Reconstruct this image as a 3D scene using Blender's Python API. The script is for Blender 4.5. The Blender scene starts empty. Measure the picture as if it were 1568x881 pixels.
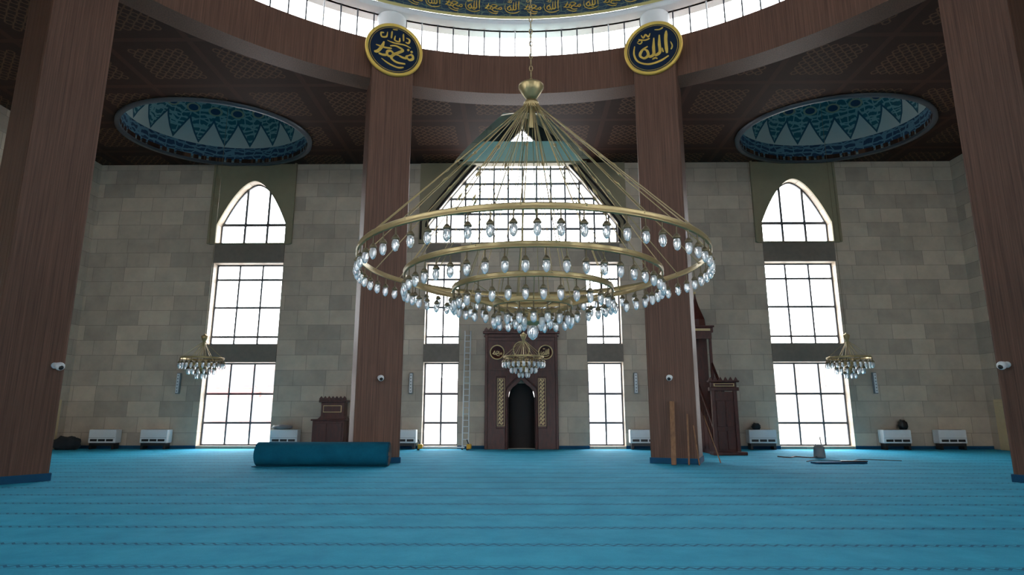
import bpy, bmesh, math, random
from mathutils import Vector, Matrix
random.seed(4)
pi=math.pi
scene=bpy.context.scene
COL=scene.collection

# ------------------------------------------------------------ materials
def s2l(c):
    return tuple(((x/255.0)/12.92 if x/255.0<=0.04045 else ((x/255.0+0.055)/1.055)**2.4) for x in c)
class N:
    def __init__(s,name):
        s.m=bpy.data.materials.new(name); s.m.use_nodes=True
        s.t=s.m.node_tree; s.b=s.t.nodes['Principled BSDF']
    def n(s,typ,**k):
        nd=s.t.nodes.new(typ)
        for a,b in k.items(): setattr(nd,a,b)
        return nd
    def l(s,a,b): s.t.links.new(a,b)
    def math(s,op,a,b=None,c=None):
        nd=s.n('ShaderNodeMath',operation=op)
        for i,x in enumerate((a,b,c)):
            if x is None: continue
            if isinstance(x,(int,float)): nd.inputs[i].default_value=x
            else: s.l(x,nd.inputs[i])
        return nd.outputs[0]
    def mix(s,f,a,b):
        nd=s.n('ShaderNodeMix',data_type='RGBA')
        for sock,x in ((nd.inputs[0],f),(nd.inputs[6],a),(nd.inputs[7],b)):
            if isinstance(x,(int,float)): sock.default_value=x
            elif isinstance(x,tuple): sock.default_value=(x[0],x[1],x[2],1)
            else: s.l(x,sock)
        return nd.outputs[2]
    def bump(s,h,st=.3,d=.02):
        nd=s.n('ShaderNodeBump'); nd.inputs['Strength'].default_value=st; nd.inputs['Distance'].default_value=d
        s.l(h,nd.inputs['Height']); s.l(nd.outputs[0],s.b.inputs['Normal'])
    def noise(s,vec,scale,detail=3,rough=.5):
        nd=s.n('ShaderNodeTexNoise'); nd.inputs['Scale'].default_value=scale; nd.inputs['Detail'].default_value=detail; nd.inputs['Roughness'].default_value=rough
        if vec is not None: s.l(vec,nd.inputs['Vector'])
        return nd.outputs['Fac']
    def ramp(s,f,stops):
        nd=s.n('ShaderNodeValToRGB'); cr=nd.color_ramp
        while len(cr.elements)<len(stops): cr.elements.new(.5)
        for e,(p,c) in zip(cr.elements,stops):
            e.position=p; e.color=(c[0],c[1],c[2],1)
        s.l(f,nd.inputs[0]); return nd.outputs[0]

def simple(name,rgb,rough=.5,metal=0,var=.15,scale=6,bump=0):
    k=N(name); c=s2l(rgb)
    tc=k.n('ShaderNodeTexCoord')
    f=k.noise(tc.outputs['Object'],scale,4)
    col=k.mix(f,tuple(x*(1-var) for x in c),tuple(min(1,x*(1+var)) for x in c))
    k.l(col,k.b.inputs['Base Color'])
    k.b.inputs['Roughness'].default_value=rough; k.b.inputs['Metallic'].default_value=metal
    if bump: k.bump(f,bump)
    return k.m

def m_wood(name,c1,c2,rough=.45,sx=14,sz=.6,spec=.5):
    k=N(name); tc=k.n('ShaderNodeTexCoord'); mp=k.n('ShaderNodeMapping')
    mp.inputs['Scale'].default_value=(sx,sx,sz); k.l(tc.outputs['Object'],mp.inputs[0])
    f=k.noise(mp.outputs[0],1.5,5,.6)
    col=k.ramp(f,[(.32,s2l(c1)),(.68,s2l(c2))])
    big=k.noise(tc.outputs['Object'],.5,2)
    col=k.mix(k.math('MULTIPLY',big,.3),col,tuple(x*.6 for x in s2l(c1)))
    k.l(col,k.b.inputs['Base Color']); k.b.inputs['Roughness'].default_value=rough
    k.b.inputs['Specular IOR Level'].default_value=spec
    k.bump(f,.15)
    return k.m

def m_stone():
    k=N('travertine_wall'); tc=k.n('ShaderNodeTexCoord'); sp=k.n('ShaderNodeSeparateXYZ'); k.l(tc.outputs['Object'],sp.inputs[0])
    cb=k.n('ShaderNodeCombineXYZ'); k.l(k.math('ADD',sp.outputs[0],sp.outputs[1]),cb.inputs[0]); k.l(sp.outputs[2],cb.inputs[1])
    br=k.n('ShaderNodeTexBrick'); k.l(cb.outputs[0],br.inputs['Vector'])
    br.inputs['Scale'].default_value=1; br.inputs['Brick Width'].default_value=1.5; br.inputs['Row Height'].default_value=.7
    br.inputs['Mortar Size'].default_value=.009; br.offset=.37; br.squash=.7; br.squash_frequency=3; br.offset_frequency=2
    br.inputs['Color1'].default_value=(*s2l((168,156,142)),1); br.inputs['Color2'].default_value=(*s2l((200,185,166)),1)
    br.inputs['Mortar'].default_value=(*s2l((138,128,116)),1); br.inputs['Bias'].default_value=0
    f=k.noise(tc.outputs['Object'],1.1,7,.65)
    v=k.ramp(f,[(.3,(.82,.81,.8)),(.7,(1.1,1.07,1.04))])
    mx=k.n('ShaderNodeMix',data_type='RGBA',blend_type='MULTIPLY'); mx.inputs[0].default_value=1
    k.l(br.outputs[0],mx.inputs[6]); k.l(v,mx.inputs[7]); k.l(mx.outputs[2],k.b.inputs['Base Color'])
    k.b.inputs['Roughness'].default_value=.5
    return k.m

def m_carpet(name,rows=True):
    k=N(name); tc=k.n('ShaderNodeTexCoord'); sp=k.n('ShaderNodeSeparateXYZ'); k.l(tc.outputs['Object'],sp.inputs[0])
    f=k.noise(tc.outputs['Object'],1.3,6,.7); f2=k.noise(tc.outputs['Object'],60,2)
    ff=k.math('ADD',k.math('MULTIPLY',f,.75),k.math('MULTIPLY',f2,.25))
    c1,c2=((24,150,190),(58,182,216)) if rows else ((0,70,94),(8,96,122))  # roll: same teal carpet, darkened in colour for its backlit shade
    col=k.ramp(ff,[(.3,s2l(c1)),(.7,s2l(c2))])
    if rows:
        y=k.math('ADD',sp.outputs[1],1.13*20-6.84+.08)
        m=k.math('MODULO',y,1.13)
        inb=k.math('LESS_THAN',m,.17)
        zz=k.math('PINGPONG',sp.outputs[0],.07)
        zz=k.math('ADD',zz,.05)
        d=k.math('ABSOLUTE',k.math('SUBTRACT',m,zz))
        pat=k.math('LESS_THAN',d,.026)
        edge=k.math('GREATER_THAN',k.math('ABSOLUTE',k.math('SUBTRACT',m,.085)),.07)
        p=k.math('MULTIPLY',inb,k.math('MAXIMUM',pat,edge))
        col=k.mix(k.math('MULTIPLY',p,.75),col,s2l((8,66,104)))
        vo=k.n('ShaderNodeTexVoronoi'); vo.inputs['Scale'].default_value=1.4; k.l(tc.outputs['Object'],vo.inputs['Vector'])
        col=k.mix(k.math('MULTIPLY',vo.outputs['Distance'],.22),col,s2l((14,124,164)))
    k.l(col,k.b.inputs['Base Color']); k.b.inputs['Roughness'].default_value=.9
    k.b.inputs['Specular IOR Level'].default_value=.2
    k.bump(f2,.3,.008)
    return k.m

def m_ceiling():
    k=N('lattice_wood_ceiling'); tc=k.n('ShaderNodeTexCoord'); sp=k.n('ShaderNodeSeparateXYZ'); k.l(tc.outputs['Object'],sp.inputs[0])
    X=k.math('ADD',sp.outputs[0],60); Y=k.math('ADD',sp.outputs[1],60)
    px=k.math('PINGPONG',X,.16); py=k.math('PINGPONG',Y,.16)
    d1=k.math('LESS_THAN',k.math('ABSOLUTE',k.math('SUBTRACT',k.math('ADD',px,py),.16)),.022)
    q=k.math('SQRT',k.math('ADD',k.math('MULTIPLY',px,px),k.math('MULTIPLY',py,py)))
    d2=k.math('LESS_THAN',k.math('ABSOLUTE',k.math('SUBTRACT',q,.1)),.015)
    lat=k.math('MAXIMUM',d1,d2)
    gx=k.math('PINGPONG',X,1.44); gy=k.math('PINGPONG',Y,1.44)
    fr=k.math('LESS_THAN',k.math('MINIMUM',gx,gy),.1)
    bor=k.math('GREATER_THAN',k.math('MINIMUM',gx,gy),.5)
    lat=k.math('MULTIPLY',lat,bor)
    f=k.noise(tc.outputs['Object'],3,4)
    base=k.mix(f,s2l((46,28,22)),s2l((58,36,28)))
    col=k.mix(lat,base,s2l((92,64,48))); col=k.mix(fr,col,s2l((66,41,32)))
    k.l(col,k.b.inputs['Base Color']); k.b.inputs['Roughness'].default_value=.7
    k.b.inputs['Specular IOR Level'].default_value=.15
    k.bump(k.math('ADD',lat,fr),.3,.02)
    return k.m

def arabesque(k,vec,scale,t1=.06,t2=.72):
    vo=k.n('ShaderNodeTexVoronoi',feature='DISTANCE_TO_EDGE'); vo.inputs['Scale'].default_value=scale; vo.inputs['Randomness'].default_value=.55
    k.l(vec,vo.inputs['Vector'])
    a=k.math('LESS_THAN',vo.outputs['Distance'],t1)
    ma=k.n('ShaderNodeTexWave',wave_type='RINGS'); ma.inputs['Scale'].default_value=scale*.5; ma.inputs['Distortion'].default_value=6; ma.inputs['Detail Scale'].default_value=1.5
    k.l(vec,ma.inputs['Vector'])
    b=k.math('GREATER_THAN',ma.outputs['Fac'],t2)
    return k.math('MAXIMUM',a,b)

def m_sidedome():
    k=N('painted_small_dome'); uv=k.n('ShaderNodeUVMap'); sp=k.n('ShaderNodeSeparateXYZ'); k.l(uv.outputs[0],sp.inputs[0])
    U=sp.outputs[0]; V=sp.outputs[1]; n=20
    tooth=k.math('MULTIPLY',k.math('PINGPONG',k.math('MULTIPLY',U,n),.5),2)
    mp=k.n('ShaderNodeMapping'); mp.inputs['Scale'].default_value=(24,4.6,1); k.l(uv.outputs[0],mp.inputs[0])
    ar=arabesque(k,mp.outputs[0],2.2)
    teal=k.mix(ar,s2l((34,92,104)),s2l((120,158,160)))
    blue=k.mix(ar,s2l((18,50,80)),s2l((84,122,140)))
    white=s2l((176,186,182))
    zig=k.math('LESS_THAN',V,k.math('ADD',.20,k.math('MULTIPLY',tooth,.26)))
    zig2=k.math('LESS_THAN',V,k.math('ADD',.235,k.math('MULTIPLY',tooth,.27)))
    du=k.math('SUBTRACT',k.math('PINGPONG',k.math('ADD',k.math('MULTIPLY',U,n),.5),.5),0)
    dv=k.math('MULTIPLY',k.math('SUBTRACT',V,.58),7)
    r=k.math('SQRT',k.math('ADD',k.math('MULTIPLY',du,du),k.math('MULTIPLY',dv,dv)))
    med=k.math('LESS_THAN',r,.32); med2=k.math('LESS_THAN',r,.22)
    c=k.mix(zig2,teal,s2l((30,76,96))); c=k.mix(med,c,s2l((140,150,128))); c=k.mix(med2,c,s2l((25,60,90)))
    c=k.mix(zig,c,white)
    c=k.mix(k.math('LESS_THAN',V,.19),c,blue)
    c=k.mix(k.math('LESS_THAN',V,.022),c,s2l((150,160,150)))
    k.l(c,k.b.inputs['Base Color']); k.b.inputs['Roughness'].default_value=.7
    return k.m

def m_maindome():
    k=N('painted_main_dome'); uv=k.n('ShaderNodeUVMap'); sp=k.n('ShaderNodeSeparateXYZ'); k.l(uv.outputs[0],sp.inputs[0])
    V=sp.outputs[1]
    mp=k.n('ShaderNodeMapping'); mp.inputs['Scale'].default_value=(88,22,1); k.l(uv.outputs[0],mp.inputs[0])
    ar=arabesque(k,mp.outputs[0],3.2,.03,.93)
    blue=k.mix(ar,s2l((16,50,76)),s2l((84,104,92)))
    mp2=k.n('ShaderNodeMapping'); mp2.inputs['Scale'].default_value=(40,12,1); k.l(uv.outputs[0],mp2.inputs[0])
    pale=k.mix(arabesque(k,mp2.outputs[0],2),s2l((150,160,160)),s2l((60,100,120)))
    c=k.mix(k.math('LESS_THAN',V,.2),pale,blue)
    c=k.mix(k.math('LESS_THAN',V,.006),c,s2l((180,170,110)))
    k.l(c,k.b.inputs['Base Color']); k.b.inputs['Roughness'].default_value=.6
    return k.m

def m_glass(name):
    k=N(name); k.b.inputs['Base Color'].default_value=(.92,.96,1,1); k.b.inputs['Roughness'].default_value=.1
    k.b.inputs['Transmission Weight'].default_value=.68; k.b.inputs['IOR'].default_value=1.35
    tc=k.n('ShaderNodeTexCoord'); k.bump(k.noise(tc.outputs['Object'],40,1),.3)
    return k.m

STONE=m_stone(); CARPET=m_carpet('teal_carpet'); ROLLC=m_carpet('teal_carpet_roll',False)
COLW=m_wood('walnut_veneer',(84,60,50),(118,86,71),.5,18,.35,.25)
DARKW=m_wood('dark_carved_wood',(60,20,17),(88,34,27),.4,8,2)
JOINT=simple('veneer_joint',(70,48,39),.7)
PLANK=m_wood('plank_wood',(112,78,52),(146,106,72),.6)
CEIL=m_ceiling(); SDOME=m_sidedome(); MDOME=m_maindome()
GOLD=simple('aged_brass',(172,154,112),.38,.75,.1)
BRONZE=simple('dark_bronze',(118,106,82),.4,.6,.1)
GOLDP=simple('gold_paint',(222,186,90),.45,.3,.1)
ORN=simple('faded_gilding',(216,188,138),.5,.1,.15)
NAVY=simple('navy_enamel',(20,34,56),.3,0,.1)
WHITE=simple('white_paint',(215,218,220),.5,0,.04)
FRAME=simple('window_frame_aluminium',(84,88,94),.4,.3,.05)
OLIVE=simple('olive_limestone',(140,130,104),.6,0,.12,3)
DPANEL=simple('spandrel_stone',(122,112,101),.45,0,.25,5)
TEALP=simple('teal_plaster',(166,194,190),.7,0,.1,2)
BLACK=simple('black_plastic',(20,20,22),.4,0,.1)
GREY=simple('grey_plastic',(120,124,128),.5,0,.05)
CHAR=simple('charcoal_fabric',(34,40,46),.9,0,.2)
SKIRT=simple('blue_skirting',(4,70,104),.9,0,.1)
YEL=simple('yellow_plastic',(215,160,40),.5,0,.1)
BEIGE=simple('beige_door',(206,186,146),.5,0,.08)
DARK=simple('near_black_brown',(26,18,18),.7,0,.2)  # near-black brown for mihrab niche, arch trim and vault edges
ASPH=simple('street_ground',(200,200,200),.9,0,.1,.3)
GLASS=m_glass('lamp_glass')

# ------------------------------------------------------------ mesh builder
class MB:
    def __init__(s): s.v=[];s.f=[];s.mi=[];s.mats=[];s.M=Matrix.Identity(4);s.uv={};s.sm=[]
    def _m(s,m):
        if m not in s.mats: s.mats.append(m)
        return s.mats.index(m)
    def add(s,vs,fs,m,smooth=False,uvs=None):
        o=len(s.v); mi=s._m(m)
        for p in vs: s.v.append(tuple(s.M@Vector(p)))
        for i,f in enumerate(fs):
            if uvs: s.uv[len(s.f)]=uvs[i]
            s.f.append([o+j for j in f]); s.mi.append(mi); s.sm.append(smooth)
    def box(s,c,d,m,rz=0,bev=0):
        x,y,z=[a/2 for a in d]
        R=Matrix.Translation(c)@Matrix.Rotation(rz,4,'Z')
        if bev<=0:
            vs=[R@Vector((i*x,j*y,k*z)) for i in(-1,1) for j in(-1,1) for k in(-1,1)]
            fs=[(0,1,3,2),(4,6,7,5),(0,4,5,1),(2,3,7,6),(0,2,6,4),(1,5,7,3)]
            s.add(vs,fs,m); return
        bm=bmesh.new(); bmesh.ops.create_cube(bm,size=1)
        for v in bm.verts: v.co=Vector((v.co.x*d[0],v.co.y*d[1],v.co.z*d[2]))
        bmesh.ops.bevel(bm,geom=bm.edges[:],offset=bev,segments=2,affect='EDGES',profile=.5)
        bm.verts.index_update()
        s.add([R@v.co for v in bm.verts],[[v.index for v in f.verts] for f in bm.faces],m); bm.free()
    def tube(s,p0,p1,r0,m,r1=None,n=8,caps=True):
        if r1 is None:r1=r0
        p0=Vector(p0);p1=Vector(p1);d=(p1-p0)
        if d.length<1e-6:return
        q=d.to_track_quat('Z','Y').to_matrix()
        vs=[];
        for p,r in((p0,r0),(p1,r1)):
            for i in range(n):
                a=2*pi*i/n; vs.append(p+q@Vector((r*math.cos(a),r*math.sin(a),0)))
        fs=[(i,(i+1)%n,n+(i+1)%n,n+i) for i in range(n)]
        s.add(vs,fs,m,True)
        if caps: s.add(vs[:n],[list(range(n))[::-1]],m); s.add(vs[n:],[list(range(n))],m)
    def path(s,pts,r,m,n=6):
        for a,b in zip(pts[:-1],pts[1:]): s.tube(a,b,r,m,n=n)
    def lathe(s,prof,c,m,n=24,a0=0,a1=2*pi,sx=1,sy=1,smooth=True,uv=False):
        full=abs(a1-a0-2*pi)<1e-6; k=len(prof); cols=n if full else n+1
        vs=[]
        for i in range(cols):
            a=a0+(a1-a0)*i/n
            for r,z in prof: vs.append((c[0]+r*sx*math.cos(a),c[1]+r*sy*math.sin(a),c[2]+z))
        L=[0]
        for (r,z),(r2,z2) in zip(prof[:-1],prof[1:]): L.append(L[-1]+math.hypot(r2-r,z2-z))
        fs=[];uvs=[]
        for i in range(n):
            j=(i+1)%cols
            for t in range(k-1):
                fs.append((i*k+t,j*k+t,j*k+t+1,i*k+t+1))
                if uv:
                    u0=i/n;u1=(i+1)/n;v0=L[t]/L[-1];v1=L[t+1]/L[-1]
                    uvs.append(((u0,v0),(u1,v0),(u1,v1),(u0,v1)))
        s.add(vs,fs,m,smooth,uvs if uv else None)
    def torus(s,c,R,r,m,M=None,n=12,k=5,sy=1):
        vs=[]
        for i in range(n):
            a=2*pi*i/n
            for j in range(k):
                b=2*pi*j/k; p=Vector(((R+r*math.cos(b))*math.cos(a),(R*sy+r*math.cos(b))*math.sin(a),r*math.sin(b)))
                if M: p=M@p
                vs.append(Vector(c)+p)
        fs=[(i*k+j,((i+1)%n)*k+j,((i+1)%n)*k+(j+1)%k,i*k+(j+1)%k) for i in range(n) for j in range(k)]
        s.add(vs,fs,m,True)
    def sphere(s,c,r,m,n=12,sz=1):
        prof=[(r*math.sin(pi*i/8)+1e-5,-r*sz*math.cos(pi*i/8)) for i in range(9)]
        s.lathe(prof,c,m,n)
    def prism(s,pts,y0,y1,m):
        n=len(pts)
        vs=[(x,y0,z) for x,z in pts]+[(x,y1,z) for x,z in pts]
        fs=[list(range(n)),list(range(2*n-1,n-1,-1))]+[(i,n+i,n+(i+1)%n,(i+1)%n) for i in range(n)]
        s.add(vs,fs,m)
    def mesh(s,me,m):
        s.add([v.co.copy() for v in me.vertices],[list(p.vertices) for p in me.polygons],m)
    def obj(s,name):
        me=bpy.data.meshes.new(name); me.from_pydata(s.v,[],s.f)
        for m in s.mats: me.materials.append(m)
        me.polygons.foreach_set('material_index',s.mi); me.polygons.foreach_set('use_smooth',s.sm)
        if s.uv:
            ul=me.uv_layers.new(name='UVMap')
            for pi_,us in s.uv.items():
                for li,u in zip(me.polygons[pi_].loop_indices,us): ul.data[li].uv=u
        me.validate(); me.update()
        o=bpy.data.objects.new(name,me); COL.objects.link(o)
        return o

def plate(outline,holes,t):
    cu=bpy.data.curves.new('tmp','CURVE'); cu.dimensions='2D'; cu.fill_mode='BOTH'; cu.extrude=t/2
    for pts in [outline]+holes:
        sp=cu.splines.new('POLY'); sp.points.add(len(pts)-1); sp.use_cyclic_u=True
        for p,q in zip(sp.points,pts): p.co=(q[0],q[1],0,1)
    o=bpy.data.objects.new('tmp',cu); COL.objects.link(o)
    dg=bpy.context.evaluated_depsgraph_get(); dg.update()
    me=bpy.data.meshes.new_from_object(o.evaluated_get(dg))
    bpy.data.objects.remove(o); bpy.data.curves.remove(cu)
    return me
def WALLM(y): return Matrix(((1,0,0,0),(0,0,-1,y),(0,1,0,0),(0,0,0,1)))
def SIDEM(x): return Matrix(((0,0,1,x),(1,0,0,0),(0,1,0,0),(0,0,0,1)))
def rect(x0,x1,z0,z1): return [(x0,z0),(x1,z0),(x1,z1),(x0,z1)]
def archpts(cx,hw,z0,zs,rise,p,n=16):
    pts=[(cx-hw,z0),(cx+hw,z0)]
    xs=[hw*(1-i/n) for i in range(n+1)]
    for x in xs: pts.append((cx+x,zs+rise*(1-(x/hw)**p)))
    for x in xs[::-1][1:]: pts.append((cx-x,zs+rise*(1-(x/hw)**p)))
    return pts
def cr(pts,n=8):
    P=[pts[0]]+list(pts)+[pts[-1]]; out=[]
    for i in range(1,len(P)-2):
        for j in range(n):
            t=j/n; r=[]
            for d in(0,1):
                p0,p1,p2,p3=P[i-1][d],P[i][d],P[i+1][d],P[i+2][d]
                r.append(.5*((2*p1)+(-p0+p2)*t+(2*p0-5*p1+4*p2-p3)*t*t+(-p0+3*p1-3*p2+p3)*t**3))
            out.append(tuple(r))
    out.append(P[-2]); return out
def stroke(b,pts,w,y,R,m,cx=0,cz=0,n_=8):
    c=cr(pts,n_); n=len(c); L=[];Rr=[]
    for i,(x,z) in enumerate(c):
        a=c[max(0,i-1)];d=c[min(n-1,i+1)]; tx,tz=d[0]-a[0],d[1]-a[1]; l=math.hypot(tx,tz) or 1
        nx,nz=-tz/l,tx/l; e=i/(n-1)
        ww=w*(.35+.65*min(1,4*e,4*(1-e)+.25))*(.65+.35*abs(nx*.8-nz*.6))*.5
        L.append((cx+R*(x+nx*ww),y,cz+R*(z+nz*ww)));Rr.append((cx+R*(x-nx*ww),y,cz+R*(z-nz*ww)))
    vs=L+Rr+[(p[0],y+.02,p[2]) for p in L+Rr]
    fs=[(i,i+1,n+i+1,n+i) for i in range(n-1)]
    fs+=[(i,i+1,2*n+i+1,2*n+i) for i in range(n-1)]+[(n+i,n+i+1,3*n+i+1,3*n+i) for i in range(n-1)]
    b.add(vs,fs,m)
ALLAH=[([(.56,.62),(.52,.2),(.54,-.38)],.15),([(.28,.5),(.26,.1),(.27,-.25),(.12,-.36),(.02,-.3)],.14),
 ([(.06,.42),(.03,0),(.02,-.3),(-.12,-.38),(-.22,-.32)],.14),([(-.2,.1),(-.42,-.02),(-.52,-.24),(-.36,-.4),(-.2,-.3),(-.24,-.08),(-.4,.02)],.13),
 ([(-.72,.22),(-.76,-.15),(-.6,-.5),(-.2,-.7),(.25,-.66),(.6,-.5)],.1),([(-.08,.66),(-.16,.52),(-.26,.64),(-.36,.52),(-.44,.66)],.08),
 ([(-.56,.5),(-.3,.4),(-.1,.44)],.07),([(.1,.78),(.3,.74),(.44,.8)],.07),([(-.62,.36),(-.5,.28),(-.42,.36),(-.5,.44),(-.6,.38)],.06),([(-.05,-.52),(.08,-.48),(.16,-.54)],.08),([(.36,-.1),(.4,-.3)],.07),([(.7,.1),(.76,-.1),(.7,-.25)],.06)]
MUH=[([(.56,-.16),(.72,-.1),(.76,-.26),(.62,-.34),(.5,-.24),(.56,-.16)],.12),
 ([(.54,-.3),(.36,-.3),(.2,-.24)],.12),
 ([(-.18,.12),(.06,.16),(.34,.04),(.16,-.12),(-.04,-.26),(-.1,-.42),(.12,-.56),(.46,-.56)],.13),
 ([(.22,-.24),(.0,-.2),(-.14,-.1),(-.28,-.16),(-.26,-.32),(-.12,-.34),(-.06,-.22)],.12),
 ([(-.26,-.3),(-.44,-.34),(-.62,-.3)],.12),
 ([(-.42,.26),(-.5,.02),(-.66,-.22),(-.8,-.26)],.14),
 ([(-.74,.06),(-.4,.0),(-.1,.02)],.09),
 ([(-.5,-.5),(-.2,-.68),(.16,-.78),(.4,-.72)],.09),
 ([(-.3,.72),(-.34,.5),(-.52,.46),(-.56,.62),(-.44,.66)],.08),([(-.12,.8),(-.14,.46)],.08),
 ([(.02,.62),(.0,.42),(.18,.38),(.2,.56)],.08),([(.34,.78),(.36,.44)],.08),([(.46,.62),(.6,.56),(.56,.4),(.44,.42)],.08),
 ([(-.3,.34),(.0,.28),(.4,.28),(.66,.2)],.07),([(.52,.06),(.6,.12)],.1),([(.66,.0),(.74,.06)],.1),([(-.1,.88),(.1,.9)],.06)]

# ------------------------------------------------------------ constants
WY=28.0; SX=20.8; BY=-13.0; CZ=13.6; YC=7.6; RB=13.7
SWC=13.08; SHW=1.66
floor_=MB(); floor_.box((0,(BY+WY)/2,-.06),(2*SX,WY-BY,.12),CARPET); floor_.obj('floor')

rects=[(-SWC,SHW,.12,3.86),(-SWC,SHW,4.70,8.58),(SWC,SHW,.12,3.86),(SWC,SHW,4.70,8.58),
       (-3.77,.81,.12,3.86),(-3.77,.81,4.70,8.58),(3.77,.81,.12,3.86),(3.77,.81,4.70,8.58)]
SA=dict(z0=9.58,zs=10.5,rise=2.2,p=1.8)
BA=dict(z0=9.58,zs=10.5,rise=5.1,p=1.25)
holes=[rect(c-h,c+h,a,b) for c,h,a,b in rects]
holes+=[archpts(sg*SWC,SHW,**SA) for sg in(-1,1)]
holes+=[archpts(0,4.6,**BA), rect(-.68,.52,.0+.02,2.9)]
w=MB(); w.M=WALLM(WY+.3); w.mesh(plate(rect(-SX-.5,SX+.5,0,16.4),holes,.6),STONE); w.obj('wall_front')
for sg,nm in((-1,'wall_left'),(1,'wall_right')):
    w=MB(); w.M=SIDEM(sg*(SX+.25)); w.mesh(plate(rect(BY,WY,0,CZ),[rect(y-1.65,y+1.65,a,b) for y in(-1,-7.5) for a,b in((.4,3.9),(4.7,8.6))],.5),STONE); w.obj(nm)  # openings out of view, added to let light into the hall
bh=[rect(x-1.6,x+1.6,a,b) for x in(-13,13) for a,b in((.3,4.2),(5,8.8),(9.5,12.9))]+[rect(-2,2,.02,4)]  # unseen rear openings, added for soft fill light
w=MB(); w.M=WALLM(BY-.25); w.mesh(plate(rect(-SX-.5,SX+.5,0,CZ),bh,.5),STONE); w.obj('wall_back')

# ceiling
circ=[((RB+.7)*math.cos(2*pi*i/128),YC+(RB+.7)*math.sin(2*pi*i/128)) for i in range(128)]
DX,DY,DRX,DRY=13.45,24.7,3.85,3.12
els=[[(sg*DX+DRX*math.cos(2*pi*i/64),DY+DRY*math.sin(2*pi*i/64)) for i in range(64)] for sg in(-1,1)]
VW,VD=3.4,5.1
def vdep(ph):
    return VD*min(1,(1-abs(math.cos(ph)))*1.3)**.9
semi=[(VW*math.cos(pi*i/40),WY-.02-vdep(pi*i/40)) for i in range(41)]
c=MB(); c.M=Matrix.Translation((0,0,CZ+.1)); c.mesh(plate([(-SX-.5,BY-.5),(SX+.5,BY-.5),(SX+.5,WY+.0),(-SX-.5,WY+.0)],[circ]+els+[semi],.2),CEIL); c.obj('ceiling')
b=MB(); b.lathe([(RB,0),(RB,1.6),(RB+.9,1.6),(RB+.9,0),(RB,0)],(0,YC,CZ-.03),COLW,160,smooth=False)
b.obj('ring_beam')
# clerestory windows
b=MB(); z0=CZ+1.57; NM=144; RC=RB+.35
for i in range(NM):
    a=2*pi*(i+.5)/NM
    b.box((RC*math.cos(a),YC+RC*math.sin(a),z0+.78),(.07,.05,1.5),FRAME if i%6 else WHITE,a)
b.lathe([(RC-.05,0),(RC-.05,.07),(RC+.05,.07),(RC+.05,0),(RC-.05,0)],(0,YC,z0),WHITE,144)
b.lathe([(RC-.05,0),(RC-.05,.07),(RC+.05,.07),(RC+.05,0),(RC-.05,0)],(0,YC,z0+1.3),WHITE,144)
b.obj('window_1')
b=MB(); b.lathe([(RB-.12,0),(RB-.2,.06),(RB-.2,.16),(RB-.05,.2),(RB+.8,.2),(RB+.8,0),(RB-.12,0)],(0,YC,z0+1.3),WHITE,160); b.obj('trim_1')
prof=[(RB-.15,0),(RB-.25,.7),(RB-.5,1.6),(RB-.9,2.6)]
for i in range(1,15):
    t=i/14*pi/2; prof.append(((RB-.9)*math.cos(t)+1e-3,2.6+8.6*math.sin(t)))
b=MB(); DZ=z0+1.5; b.lathe(prof,(0,YC,DZ),MDOME,128,uv=True)
ng=110
for i in range(ng):
    a=2*pi*i/ng
    if math.sin(a)<.2: continue
    rr=RB-.27
    b.M=Matrix.Translation((rr*math.cos(a),YC+rr*math.sin(a),DZ))@Matrix.Rotation(a-pi/2,4,'Z')
    G=(ALLAH,MUH)[i%2]
    for p,w_ in G[:8 if i%3 else 10]: stroke(b,p,w_*.75,0,.42,GOLDP,0,.48,4)
    b.M=Matrix.Translation(((rr-.22)*math.cos(a),YC+(rr-.22)*math.sin(a),DZ))@Matrix.Rotation(a-pi/2,4,'Z')
    for p,w_ in (MUH,ALLAH)[i%2][:6]: stroke(b,p,w_*.8,0,.42,GOLDP,.2,1.4,3)
b.M=Matrix.Identity(4)
b.obj('main_dome')
for sg in(-1,1):
    prof=[(1,0),(1,.55),(1.0,.8)]
    for i in range(1,11):
        t=i/10*pi/2; prof.append((math.cos(t)+1e-4,.8+2.9*math.sin(t)))
    b=MB(); b.lathe(prof,(sg*DX,DY,CZ),SDOME,80,sx=DRX,sy=DRY,uv=True)
    b.lathe([(1.0,-.12),(1.0,.1),(1.05,.1),(1.05,-.12),(1.0,-.12)],(sg*DX,DY,CZ-.0),FRAME,80,sx=DRX,sy=DRY)
    b.obj('small_dome')
# central half dome vault
b=MB(); vs=[];fs=[]; n1,n2=40,10
for i in range(n1+1):
    ph=pi*i/n1
    for j in range(n2+1):
        t=j/n2*pi/2; vs.append((VW*math.cos(ph)*math.cos(t),WY-.01-vdep(ph)*math.cos(t)**1.3,CZ+2.7*math.sin(t)))
for i in range(n1):
    for j in range(n2): a=i*(n2+1)+j; fs.append((a,a+n2+1,a+n2+2,a+1))
b.add(vs,fs,TEALP,True)
b.prism([(-3.0,CZ-.12),(3.0,CZ-.12),(2.0,14.62),(-2.0,14.62)],WY-.3,WY-.1,TEALP)
b.box((0,WY-.22,CZ-.12),(6.2,.4,.1),OLIVE)
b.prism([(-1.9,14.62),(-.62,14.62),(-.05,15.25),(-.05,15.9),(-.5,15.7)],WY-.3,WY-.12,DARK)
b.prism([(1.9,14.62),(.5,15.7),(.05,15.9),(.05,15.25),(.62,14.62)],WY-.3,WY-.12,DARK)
b.obj('half_dome_vault')

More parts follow.
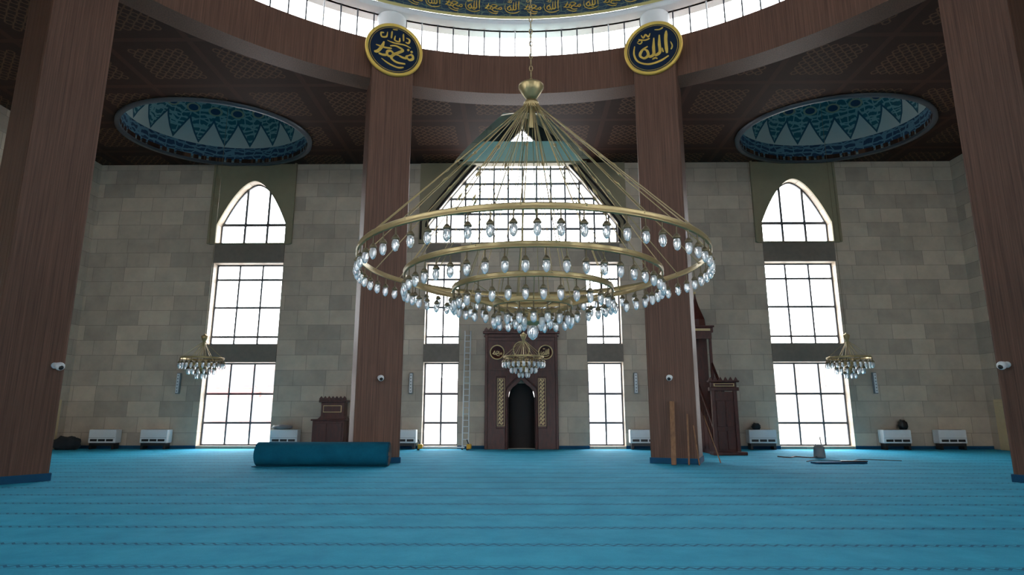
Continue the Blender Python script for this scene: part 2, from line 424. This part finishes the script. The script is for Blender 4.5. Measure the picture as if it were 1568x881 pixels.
# window surrounds (trim)
b=MB(); b.M=WALLM(WY-.05)
ap=[p for p in archpts(0,4.6,9.58,10.5,5.1,1.25,24)]
arc=[(x,z) for x,z in ap[2:] if z<=CZ and x>0]; arc.sort(key=lambda p:-p[0])
for sg in(-1,1):
    poly=[(sg*4.98,9.5),(sg*4.6,9.5)]+[(sg*x,z) for x,z in arc]+[(sg*arc[-1][0],CZ-.02),(sg*4.98,CZ-.02)]
    me=plate(poly,[],.1); b.mesh(me,OLIVE)
b.M=Matrix.Identity(4)
for off,rr in((.0,.07),(.28,.05)):
    for sg in(-1,1):
        b.path([(sg*(x+off),WY-.13,z+off*.4) for x,z in [(4.6,9.58)]+[(x,z) for x,z in ap[2:] if x>=-1e-6 and z+off*.4<15.9]],rr,DARK)
b.obj('trim_2')
k=3
for sg in(-1,1):
    b=MB(); b.M=WALLM(WY-.05)
    b.mesh(plate(rect(sg*SWC-1.95,sg*SWC+1.95,9.5,CZ-.02),[archpts(sg*SWC,SHW,9.56,10.5,2.2,1.8)],.1),OLIVE)
    b.M=Matrix.Identity(4)
    for s2 in(-1,1): b.box((sg*SWC+s2*1.98,WY-.12,(9.5+CZ)/2),(.09,.14,CZ-9.5-.02),OLIVE)
    for a,z in((3.86,4.70),(8.58,9.5)): b.box((sg*SWC,WY-.03,(a+z)/2),(2*SHW+.04,.06,z-a-.02),DPANEL)
    b.obj('trim_%d'%k); k+=1
    b=MB()
    for a,z in((3.86,4.70),(8.58,9.5)): b.box((sg*3.77,WY-.03,(a+z)/2),(1.66,.06,z-a-.02),DPANEL)
    b.obj('trim_%d'%k); k+=1

wn=[2]
def window(cx,hw,outline,zt,z0,z1,vs,hs,t=.062):
    b=MB(); b.M=WALLM(WY+.42)
    ccx=sum(p[0] for p in outline)/len(outline); ccz=(z0+z1)/2
    inner=[(ccx+(p[0]-ccx)*(1-.07/hw),ccz+(p[1]-ccz)*(1-.14/(z1-z0))) for p in outline]
    b.mesh(plate(outline,[inner],.08),FRAME); b.M=Matrix.Identity(4)
    for x in vs:
        top=zt(x); b.box((cx+x,WY+.42,(z0+top)/2),(t*.8,.07,top-z0),FRAME)
    for z in hs:
        xx=hw
        while zt(xx*.999)<z and xx>.05: xx-=.02
        b.box((cx,WY+.42,z),(2*xx,.075,t),FRAME)
    b.obj('window_%d'%wn[0]); wn[0]+=1
for c,h,a,z in rects:
    vs=[-h/3,h/3] if h>1 else [0]
    hs=[a+(z-a)*.27,a+(z-a)*.62] if a<1 else [a+(z-a)*.1,a+(z-a)*.46,a+(z-a)*.81]
    window(c,h,rect(c-h,c+h,a,z),lambda x,z=z:z,a,z,vs,hs,.095)
for sg in(-1,1):
    window(sg*SWC,SHW,archpts(sg*SWC,SHW,**SA),lambda x:10.5+2.2*(1-min(1,abs(x)/SHW)**1.8),9.58,12.7,[-.5,.6],[10.6],.13)
window(0,4.6,archpts(0,4.6,**BA),lambda x:10.5+5.1*(1-min(1,abs(x)/4.6)**1.25),9.58,15.6,[(-3+i)*.7*1.0 for i in range(-3,10) if abs((-3+i)*.7)<4.5],[10.35,11.12,11.9,12.68,13.46,14.25],.11)

b=MB()
segs=[(-SX,-14.74),(-11.42,-4.58),(-2.96,-1.75),(1.55,2.96),(4.58,11.42),(14.74,SX)]
for a,c_ in segs: b.box(((a+c_)/2,WY-.02,.07),(c_-a,.04,.14),SKIRT)
b.obj('baseboard_front')

# ------------------------------------------------------------ columns
def column(x,y):
    ang=math.atan2(YC-y,-x)
    b=MB(); b.M=Matrix.Translation((x,y,0))@Matrix.Rotation(ang-pi/2+pi,4,'Z')
    h=15.45; w=1.5
    b.box((0,0,h/2),(w,w,h),COLW,bev=.05)
    for i in range(-3,4):
        for s2 in(-1,1):
            b.box((i*.2,s2*w/2,h/2),(.006,.004,h-.1),JOINT); b.box((s2*w/2,i*.2,h/2),(.004,.006,h-.1),JOINT)
    b.box((0,0,.09),(w+.06,w+.06,.18),SKIRT,bev=.01)
    b.lathe([(.62,0),(.62,.12),(.55,.2),(.55,1.4),(.66,1.45),(.66,1.5)],(0,.1,h),WHITE,24)
    b.obj('column')
CX,CY=5.02,20.75
OX,OY=12.42,14.7
column(-CX,CY);column(CX,CY);column(-OX,OY);column(OX,OY)
for x,y in((-OX,.6),(OX,.6),(-CX,-5.5),(CX,-5.5)): column(x,y)

def roundel(sg,strokes):
    x,y=sg*CX,CY; ang=math.atan2(YC-y,-x)
    b=MB(); M=Matrix.Translation((x,y,14.62))@Matrix.Rotation(ang-pi/2+pi,4,'Z'); fy=-.76
    b.M=M@Matrix.Translation((0,fy-.05,0))@Matrix.Rotation(pi/2,4,'X')
    R=1.05
    b.lathe([(1e-3,.0),(R*.9,.0)],(0,0,.03),NAVY,64)
    b.lathe([(R*.88,.02),(R*.9,.06),(R*.95,.08),(R*.99,.06),(R,.0),(R,-.045),(1e-3,-.045)],(0,0,0.0),GOLDP,64)
    b.torus((0,0,.035),R*.84,.008,GOLDP,n=48)
    b.M=M
    for p,w_ in strokes: stroke(b,p,w_*.9,fy-.105,R*.86,GOLDP)
    b.obj('calligraphy_roundel')
roundel(-1,MUH);roundel(1,ALLAH)

# ------------------------------------------------------------ chandeliers
def bulb(b,x,y,z,s=1,n=8,st=.05):
    b.tube((x,y,z),(x,y,z-st*s),.007*s,BRONZE,n=4,caps=False)
    z=z-(st-.045)*s
    b.lathe([(.004,0),(.018*s,-.006*s),(.036*s,-.034*s),(.039*s,-.048*s),(.02*s,-.056*s)],(x,y,z-.045*s),BRONZE,n)
    b.lathe([(.024*s,0),(.034*s,-.02*s),(.037*s,-.045*s),(.035*s,-.068*s),(.026*s,-.094*s),(.012*s,-.11*s),(.0005,-.115*s)],(x,y,z-.098*s),GLASS,n)
def band(b,c,r,h,t,n=72):
    b.lathe([(r-t,0),(r,0),(r+.006,h*.15),(r,h*.3),(r,h*.7),(r+.006,h*.85),(r,h),(r-t,h),(r-t,0)],c,GOLD,n)
def chain(b,x,y,z0,z1,R=.035,r=.008,st=.095):
    z=z0;i=0
    while z<z1:
        b.torus((x,y,z),R*.6,r,GOLD,Matrix.Rotation(pi/2*(i%2),3,'Z')@Matrix.Rotation(pi/2,3,'X'),n=8,k=4,sy=2.0); z+=st;i+=1
def main_chandelier(x,y):
    b=MB(); rings=[(2.2,3.46,62),(1.63,3.25,48),(1.02,3.08,32),(.5,2.9,18)]
    for r,z,n in rings:
        band(b,(x,y,z),r,.07,.02,96 if r>1 else 48)
        for i in range(n):
            a=2*pi*(i+.5)/n; bulb(b,x+(r-.01)*math.cos(a),y+(r-.01)*math.sin(a),z,1.08,10,.075)
    hub=5.78
    b.lathe([(.01,.2),(.05,.2),(.07,.17),(.17,.16),(.175,.13),(.13,.05),(.085,-.02),(.06,-.05),(.001,-.05)],(x,y,hub+.05),GOLD,24)
    b.lathe([(.1,0),(.11,.03),(.11,.07),(.1,.1),(.09,.07),(.09,.0),(.1,0)],(x,y,hub-.14),GOLD,24)
    b.lathe([(.02,0),(.03,-.4),(.02,-.42)],(x,y,hub),GOLD,8)
    for r,z,n,top in((2.2,3.52,22,.1),(1.63,3.31,12,.085),(1.02,3.14,8,.06),(.5,2.96,4,.04)):
        for i in range(n):
            a=2*pi*(i+.25)/n; p0=Vector((x+top*math.cos(a),y+top*math.sin(a),hub-.1)); p1=Vector((x+(r-.01)*math.cos(a),y+(r-.01)*math.sin(a),z))
            b.tube(p0,p1,.0066 if r>2 else .005,GOLD,n=5,caps=False)
            if r>1.5:
                q=p0.lerp(p1,.5); d=(p1-p0).normalized()*.05
                b.tube(q-d,q,.009,GOLD,.02,n=6);b.tube(q,q+d,.02,GOLD,.009,n=6)
            b.sphere(p1,.018,GOLD,6)
    for i in range(8):
        a=2*pi*i/8
        b.tube((x+.5*math.cos(a),y+.5*math.sin(a),2.92),(x+1.02*math.cos(a),y+1.02*math.sin(a),3.1),.006,GOLD,n=4)
    b.lathe([(.004,.3),(.05,.27),(.07,.2),(.1,.14),(.09,.1),(.04,.07)],(x,y,2.6),GOLD,16)
    b.lathe([(.045,.07),(.07,.03),(.072,-.02),(.055,-.07),(.02,-.1),(.001,-.11)],(x,y,2.6),GLASS,16)
    for i in range(6):
        a=2*pi*i/6; b.tube((x+.05*math.cos(a),y+.05*math.sin(a),2.83),(x+.5*math.cos(a),y+.5*math.sin(a),2.92),.006,GOLD,n=4)
        bulb(b,x+.22*math.cos(a),y+.22*math.sin(a),2.86,1.08,8,.05)
    chain(b,x,y,hub+.28,27.7)
    b.obj('ring_chandelier')
main_chandelier(0,YC)
def small_chandelier(x,y,z,top):
    b=MB(); S=1.8
    for r,dz,n in((.82,0,24),(.5,-.22,14),(.2,-.4,7)):
        band(b,(x,y,z+dz),r,.07,.02,40)
        for i in range(n):
            a=2*pi*i/n; bulb(b,x+r*math.cos(a),y+r*math.sin(a),z+dz,S,6)
        for i in range(8):
            a=2*pi*i/8; b.tube((x,y,z+.75),(x+r*math.cos(a),y+r*math.sin(a),z+dz+.05),.008,GOLD,n=4,caps=False)
    b.lathe([(.01,.3),(.06,.25),(.14,.2),(.1,.08),(.06,0),(.03,-.2),(.001,-.22)],(x,y,z+.75),GOLD,14)
    b.lathe([(.01,.2),(.08,.1),(.1,0),(.03,-.15),(.001,-.2)],(x,y,z-.4),GOLD,10)
    b.tube((x,y,z+1.0),(x,y,top),.009,BRONZE,n=5)
    b.obj('small_chandelier')
small_chandelier(-13.1,24.7,3.72,CZ+3.6);small_chandelier(13.1,24.7,3.72,CZ+3.6);small_chandelier(0,24.6,3.75,CZ+1.6)

# ------------------------------------------------------------ mihrab
b=MB(); X0=-.08; Y0=WY-.16; H=5.15
nich=[(X0-.6,0.0)]+[(X0-.6,2.2),(X0-.55,2.5),(X0-.38,2.72),(X0-.2,2.85),(X0,3.05),(X0+.2,2.85),(X0+.38,2.72),(X0+.55,2.5),(X0+.6,2.2),(X0+.6,0)]
out=[(X0-1.65,0)]+[(X0-1.65,H),(X0+1.65,H),(X0+1.65,0)]
me=plate(out+nich[::-1],[],.31); b.M=WALLM(Y0); b.mesh(me,DARKW); b.M=Matrix.Identity(4)
b.box((X0,Y0-.2,H+.03),(3.5,.16,.12),DARKW,bev=.02); b.box((X0,Y0-.2,H-.14),(3.4,.1,.06),DARKW)
for i in range(17):
    xx=X0-1.6+i*.2; b.prism([(xx-.09,H+.08),(xx+.09,H+.08),(xx+.09,H+.16),(xx,H+.28),(xx-.09,H+.16)],Y0-.2,Y0-.14,DARKW)
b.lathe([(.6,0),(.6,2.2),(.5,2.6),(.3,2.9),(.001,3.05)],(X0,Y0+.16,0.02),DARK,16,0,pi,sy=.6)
for s2 in(-1,1):
    b.box((X0+s2*1.58,Y0-.19,H/2),(.12,.08,H),DARKW,bev=.02)
    b.tube((X0+s2*.68,Y0-.18,0),(X0+s2*.68,Y0-.18,2.3),.06,DARKW,n=10)
    b.box((X0+s2*.92,Y0-.18,2.05),(.42,.05,2.3),DARKW,bev=.02)
    b.box((X0+s2*.92,Y0-.21,2.05),(.34,.02,2.1),ORN); b.box((X0+s2*.92,Y0-.225,2.05),(.3,.02,2.05),DARKW)
    for q in range(12):
        zc=1.12+q*.17
        stroke(b,[(-.11,-.05),(-.05,.06),(.02,-.04),(.1,.05)],.06,Y0-.245,1,ORN,X0+s2*.92,zc)
        stroke(b,[(-.1,.06),(0,.1),(.1,0)],.035,Y0-.245,1,ORN,X0+s2*.92,zc)
    b.M=Matrix.Translation((X0+s2*1.1,Y0-.18,4.28))@Matrix.Rotation(pi/2,4,'X')
    b.lathe([(.001,.02),(.27,.02),(.28,.05),(.32,.05),(.33,0)],(0,0,0),DARKW,32); b.torus((0,0,.04),.31,.03,ORN,n=32)
    b.M=Matrix.Identity(4)
    for p,w_ in (ALLAH if s2>0 else MUH)[:6]: stroke(b,p,w_*1.4,Y0-.225,.27,ORN,X0+s2*1.1,4.28)
b.path([(X0-.75,Y0-.18,2.3),(X0-.7,Y0-.18,2.65),(X0-.4,Y0-.18,2.95),(X0,Y0-.18,3.3),(X0+.4,Y0-.18,2.95),(X0+.7,Y0-.18,2.65),(X0+.75,Y0-.18,2.3)],.045,DARKW)
b.box((X0,Y0-.18,3.5),(2.9,.06,.08),DARKW); b.box((X0,Y0-.18,4.85),(2.9,.06,.08),DARKW)
b.box((X0,Y0-.18,3.72),(1.5,.03,.22),ORN); b.box((X0,Y0-.195,3.72),(1.44,.02,.18),DARKW)
for q in range(9): stroke(b,[(-.06,-.04),(-.02,.05),(.02,-.04),(.06,.04)],.03,Y0-.21,1,ORN,X0-.6+q*.15,3.72)
b.M=Matrix.Translation((X0,Y0-.18,4.4))@Matrix.Rotation(pi/2,4,'X'); b.torus((0,0,.03),.36,.03,ORN,n=32); b.M=Matrix.Identity(4)
b.obj('mihrab')

# ------------------------------------------------------------ minbar
b=MB(); mx=7.85; hw=.5; yp=24.3; ye=27.0; yb=27.75; top=2.9
for s2 in(-1,1): b.box((mx+s2*(hw-.07),yp,1.25),(.14,.16,2.5),DARKW,bev=.02)
b.box((mx,yp,2.5),(1.16,.22,.14),DARKW,bev=.02); b.box((mx,yp,2.66),(1.0,.16,.2),DARKW,bev=.02); b.box((mx,yp,2.8),(1.2,.26,.07),DARKW,bev=.02)
b.box((mx,yp-.09,2.66),(.8,.02,.12),ORN); b.box((mx,yp-.1,2.66),(.72,.02,.07),DARKW)
b.box((mx,yp+.02,1.2),(.74,.06,2.4),DARKW)
for s2 in(-1,1):
    for zc,hh in((.55,.7),(1.55,1.0)):
        b.box((mx+s2*.18,yp-.03,zc),(.3,.03,hh),DARKW,bev=.01); b.box((mx+s2*.18,yp-.05,zc),(.2,.015,hh-.14),DARKW)
b.box((mx,yp-.1,.06),(1.3,.5,.12),DARKW,bev=.02)
for i in range(6):
    xx=mx-.5+i*.2; b.prism([(xx-.08,2.83),(xx+.08,2.83),(xx,2.97)],yp-.05,yp+.02,DARKW)
ns=12
for i in range(ns):
    y=yp+.15+(ye-yp-.15)*i/ns; z=(i+1)*top/ns
    b.box((mx,y+.11,z/2),(2*hw-.16,(ye-yp)/ns,z),DARKW)
for s2 in(-1,1):
    xs=mx+s2*(hw-.04)
    def side(pts):
        vs=[(xs-.035,y,z) for y,z in pts]+[(xs+.035,y,z) for y,z in pts]; n=len(pts)
        b.add(vs,[list(range(n)),list(range(2*n-1,n-1,-1))]+[(i,n+i,n+(i+1)%n,(i+1)%n) for i in range(n)],DARKW)
    side([(yp+.05,0),(ye,0),(ye,top),(yp+.05,.25)])
    side([(yp+.05,.95),(ye,top+.75),(ye,top+.9),(yp+.05,1.1)])
    for i in range(14):
        t=i/13; y=yp+.1+(ye-yp-.1)*t; b.box((xs,y,.25+(top-.25)*t+.38),(.035,.05,.8),DARKW)
    for i in range(4):
        y=yp+.9+i*.5; hh=.25+(top-.25)*(y-yp)/(ye-yp)-.35
        b.box((xs+s2*.04,y,.15+hh/2),(.02,.38,max(.1,hh)),DARKW,bev=.008)
for s2 in(-1,1):
    for y in(ye,yb-.05): b.box((mx+s2*(hw-.05),y,2.6),(.1,.1,5.2),DARKW)
b.box((mx,(ye+yb)/2,top-.05),(1.0,.8,.12),DARKW)
b.box((mx,(ye+yb)/2,1.4),(.9,.7,2.7),DARKW)
b.box((mx,(ye+yb)/2-.02,5.2),(1.2,.86,.24),DARKW,bev=.03); b.box((mx,(ye+yb)/2-.02,5.36),(1.3,.9,.08),DARKW,bev=.02)
b.box((mx,yb-.1,4.0),(.9,.05,2.2),DARKW)
b.box((mx,ye-.46+.38,4.95),(1.0,.06,.3),DARKW)
b.box((mx,ye-.12,5.2),(.9,.02,.1),ORN)
b.lathe([(.42,0),(.4,.3),(.28,.6),(.14,.95),(.05,1.3),(.02,1.5),(.001,1.65)],(mx,(ye+yb)/2-.02,5.4),DARKW,8,smooth=False)
b.sphere((mx,(ye+yb)/2-.02,6.95),.06,ORN,8)
b.obj('minbar')

# ------------------------------------------------------------ preaching chair
b=MB(); kx=-8.35; ky=27.1
b.box((kx,ky,.12),(1.5,1.1,.24),DARKW,bev=.02)
b.prism([(kx-.7,.24),(kx+.7,.24),(kx+.7,1.25),(kx+.5,1.45),(kx+.5,2.05),(kx-.5,2.05),(kx-.5,1.45),(kx-.7,1.25)],ky-.1,ky+.45,DARKW)
b.box((kx,ky-.3,.75),(1.36,.6,1.0),DARKW,bev=.02)
for s2 in(-1,1): b.box((kx+s2*.33,ky-.61,.75),(.54,.03,.8),DARKW,bev=.01)
b.box((kx,ky-.3,1.28),(1.5,.7,.07),DARKW,bev=.02)
b.box((kx,ky+.15,2.08),(1.2,.66,.1),DARKW,bev=.02)
b.box((kx,ky-.12,1.75),(.8,.03,.3),ORN); b.box((kx,ky-.14,1.75),(.74,.03,.24),DARKW)
for i in range(7):
    xx=kx-.51+i*.17; b.prism([(xx-.08,2.12),(xx+.08,2.12),(xx+.08,2.2),(xx,2.3),(xx-.08,2.2)],ky-.15,ky-.08,DARKW)
b.obj('preaching_chair')

# ------------------------------------------------------------ fan coil units
for i,x in enumerate((-18.7,-16.4,-10.6,-5.35,5.3,10.5,16.35,18.75)):
    b=MB(); y=WY-.28
    b.box((x,y,.56),(1.22,.42,.58),WHITE,bev=.03)
    b.box((x,y-.18,.22),(1.1,.02,.14),BLACK)
    for q in range(3): b.box((x-.36+q*.36,y-.215,.39),(.3,.02,.1),BLACK)
    b.box((x,y-.213,.5),(1.16,.01,.012),GREY)
    for q in range(9): b.box((x-.44+q*.11,y,.852),(.07,.3,.012),GREY)
    for s2 in(-1,1): b.box((x+s2*.5,y,.135),(.1,.36,.27),BLACK)
    b.obj('fan_coil_unit')
def bundle(x,y,z,s,m,name):
    b=MB(); bm=bmesh.new(); bmesh.ops.create_icosphere(bm,subdivisions=3,radius=1)
    for v in bm.verts:
        n=math.sin(v.co.x*7+x)*.08+math.sin(v.co.y*9+2)*.07+math.sin(v.co.z*11+v.co.x*5)*.07
        v.co*=1+n; v.co.x*=s[0];v.co.y*=s[1];v.co.z=max(v.co.z,-.75)*s[2]
    bm.verts.index_update(); b.M=Matrix.Translation((x,y,z+.75*s[2]))
    b.add([v.co.copy() for v in bm.verts],[[v.index for v in f.verts] for f in bm.faces],m,True); bm.free(); b.obj(name)
bundle(-10.75,WY-.3,.86,(.42,.17,.12),GREY,'folded_cloth')
bundle(16.75,WY-.3,.86,(.2,.16,.24),BLACK,'backpack')
bundle(-20.0,27.2,0,(.6,.4,.33),CHAR,'fabric_pile')
bundle(10.3,WY-.3,.86,(.2,.15,.16),CHAR,'folded_cloth')

for x in(-15.75,-5.1,5.1,15.85):
    b=MB(); b.box((x,WY-.12,2.9),(.16,.14,.95),GREY,bev=.02); b.box((x,WY-.2,2.9),(.12,.02,.87),WHITE,bev=.005); b.box((x,WY-.03,3.2),(.06,.06,.1),BLACK)
    for q in range(6): b.tube((x,WY-.205,2.55+q*.14),(x,WY-.215,2.55+q*.14),.03,GREY,n=10)
    b.obj('column_speaker')

def cctv(px,py,z,nx,ny):
    b=MB(); b.M=Matrix.Translation((px,py,z))@Matrix.Rotation(math.atan2(ny,nx)-pi/2+pi,4,'Z')
    b.tube((0,-.005,.0),(0,-.03,.0),.075,WHITE,n=16); b.tube((0,-.03,0),(0,-.14,-.02),.035,WHITE)
    b.box((0,-.2,0),(.13,.24,.13),WHITE,bev=.05); b.sphere((0,-.3,-.03),.1,WHITE,14); b.sphere((0,-.355,-.06),.06,BLACK,12)
    b.obj('security_camera')
for sg in(-1,1):
    n=Vector((-sg*CX,YC-CY,0)).normalized(); p=Vector((sg*CX,CY,0))+n*.75; cctv(p.x,p.y,2.72,n.x,n.y)
    n=Vector((-sg*OX,YC-OY,0)).normalized(); p=Vector((sg*OX,OY,0))+n*.75
    t=Vector((n.y,-n.x,0)); t=t if t.y>0 else -t
    p=p+t*.5; cctv(p.x,p.y,2.72,n.x,n.y)

# ------------------------------------------------------------ rolled carpet
b=MB(); x0,x1=-8.15,-4.15; yc=19.1; R=.36
pts=[];turn=7
for i in range(turn*24+1):
    t=i/(turn*24); a=2*pi*turn*t; r=.06+(R-.06)*t; pts.append((r*math.cos(a),r*math.sin(a)))
n=len(pts); th=.017
outer=[(p[0]*(1+th/max(.06,math.hypot(*p))),p[1]*(1+th/max(.06,math.hypot(*p)))) for p in pts]
vs=[]
for xx in(x0,x1):
    for p in pts: vs.append((xx,yc+p[0],R+.01+p[1]))
    for p in outer: vs.append((xx,yc+p[0],R+.01+p[1]))
o=2*n
b.add(vs,[(n+i,n+i+1,o+n+i+1,o+n+i) for i in range(n-1)],ROLLC,True)
b.add(vs,[(i,i+1,o+i+1,o+i) for i in range(n-1)],PLANK,True)
b.add(vs,[(i,i+1,n+i+1,n+i) for i in range(n-1)]+[(o+i,o+i+1,o+n+i+1,o+n+i) for i in range(n-1)],ROLLC)
b.tube((x0-.0,yc,R+.01),(x1+.0,yc,R+.01),.055,PLANK,n=16)
b.box(((x0+x1)/2,yc-R*.65,.012),(x1-x0,.4,.02),ROLLC)
b.M=Matrix.Identity(4); b.obj('rolled_carpet')

b=MB()
def lean(x0,y0,x1,y1,z1,w_,t_):
    p0=Vector((x0,y0,0.02));p1=Vector((x1,y1,z1)); d=(p1-p0); L=d.length; q=d.to_track_quat('Z','Y').to_matrix().to_4x4()
    b.M=Matrix.Translation((p0+p1)/2)@q; b.box((0,0,0),(w_,t_,L),PLANK,bev=.004); b.M=Matrix.Identity(4)
lean(4.55,19.35,4.72,19.9,1.95,.15,.03); b.obj('wooden_plank')
b=MB(); lean(5.0,19.3,5.15,19.75,1.55,.05,.03); lean(5.3,19.25,5.3,19.68,1.2,.04,.03); b.obj('wooden_batten')
b=MB(); lean(6.25,20.2,5.85,20.35,1.5,.035,.035); b.obj('broom_handle')

b=MB(); lx=-2.55; lh=.13
for s2 in(-1,1): b.tube((lx+s2*lh,27.45,0),(lx+s2*lh,27.93,5.3),.028,WHITE,n=8)
for i in range(19):
    t=(i+.6)/19.4; b.tube((lx-lh,27.45+.48*t,5.3*t),(lx+lh,27.45+.48*t,5.3*t),.022,WHITE,n=6)
for s2 in(-1,1): b.box((lx+s2*lh,27.44,.03),(.08,.1,.06),BLACK)
b.obj('aluminium_ladder')
b=MB(); b.box((-3.5,27.0,.12),(1.9,.1,.05),WHITE); 
for x in(-4.45,-2.35):
    b.box((x,27.0,.16),(.2,.32,.2),YEL,bev=.03); b.tube((x,27,.2),(x-.1,27,.45),.025,BLACK); b.tube((x-.08,26.9,.05),(x-.08,27.1,.05),.05,BLACK,n=12)
b.obj('tile_cutter')
b=MB(); b.lathe([(.001,0),(.2,0),(.2,.05),(.18,.3),(.19,.33),(.14,.42),(.05,.46),(.001,.46)],(10.55,22.6,.02),GREY,20)
b.torus((10.55,22.6,.42),.12,.012,BLACK,Matrix.Rotation(pi/2,3,'X')); b.tube((10.65,22.6,.4),(10.62,22.6,.75),.02,BLACK)
hp=cr([(10.4,22.5),(10.0,22.2),(9.7,22.6),(9.3,22.2),(9.1,22.7)]); b.path([(x,y,.05) for x,y in hp],.022,BLACK)
b.obj('vacuum_cleaner')
b=MB(); b.box((10.0,20.2,.03),(1.7,.34,.05),SKIRT,.1,bev=.01); b.box((10.5,20.25,.075),(.8,.16,.03),BLACK,-.1,bev=.01); b.obj('carpet_offcut')
b=MB(); hp=cr([(9.3,20.9),(9.9,21.4),(10.8,21.1),(11.6,21.8),(12.6,21.2)]); b.path([(x,y,.015) for x,y in hp],.012,BLACK); b.obj('power_cable')
for i,sg in enumerate((-1,1)):
    b=MB(); b.box((sg*(SX-.045),26.7,1.08),(.08,1.6,2.16),BEIGE,bev=.01); b.box((sg*(SX-.09),26.7,1.02),(.05,1.35,2.0),BEIGE,bev=.015)
    for z in(.55,1.5): b.box((sg*(SX-.13),26.7,z),(.04,.95,.7),BEIGE,bev=.015)
    b.tube((sg*(SX-.13),26.15,1.05),(sg*(SX-.2),26.15,1.05),.02,GREY); b.tube((sg*(SX-.2),26.15,1.05),(sg*(SX-.2),26.3,1.05),.015,GREY)
    b.obj('door_%d'%(i+1))

# ------------------------------------------------------------ outside
g=MB(); g.box((0,7,-.3),(260,260,.2),ASPH); g.obj('street_ground')
WIN=simple('grey_window',(150,154,158),.5)  # plain grey panes of the street facades
REDS=simple('red_shop_sign',(206,128,122),.6)
def building(x,y,w,d,h,rgb,name='apartment_building',sign=False):
    m=simple('facade_%d'%(x*10),rgb,.8); b=MB(); b.box((x,y,h/2-.2),(w,d,h),m)
    nx=int(w/2.4); nz=int(h/3)
    for i in range(nx):
        for j in range(nz):
            b.box((x-w/2+1.2+i*(w/nx),y-d/2-.02,1.8+j*3),(1.3,.1,1.5),WIN)
            b.box((x-w/2+1.2+i*(w/nx),y-d/2-.3,.95+j*3),(1.7,.6,.12),m)
    if sign: b.box((x,y-d/2-.3,3.3),(w*.5,.4,.5),REDS)
    b.box((x,y-d/2,h-.1),(w+.6,d+.6,.3),m)
    b.obj(name)
building(-30,64,20,10,6,(206,176,172),sign=True); building(31,64,20,10,6,(200,190,180)); building(-8,72,14,9,5,(200,190,186)); building(12,72,12,9,5,(194,198,204))

# ------------------------------------------------------------ world & camera
wd=bpy.data.worlds.new('overcast_sky'); scene.world=wd; wd.use_nodes=True
bg=wd.node_tree.nodes['Background']; bg.inputs[0].default_value=(.96,.98,1,1); bg.inputs[1].default_value=12

cam=bpy.data.cameras.new('camera'); cam.sensor_width=36; cam.lens=21.35; cam.clip_end=500
co=bpy.data.objects.new('camera',cam); co.location=(-.17,0,1.6); co.rotation_euler=(math.radians(90+11.63),0,.0121); COL.objects.link(co); scene.camera=co
scene.view_settings.view_transform='Standard'
scene.view_settings.look='None'
scene.view_settings.exposure=0
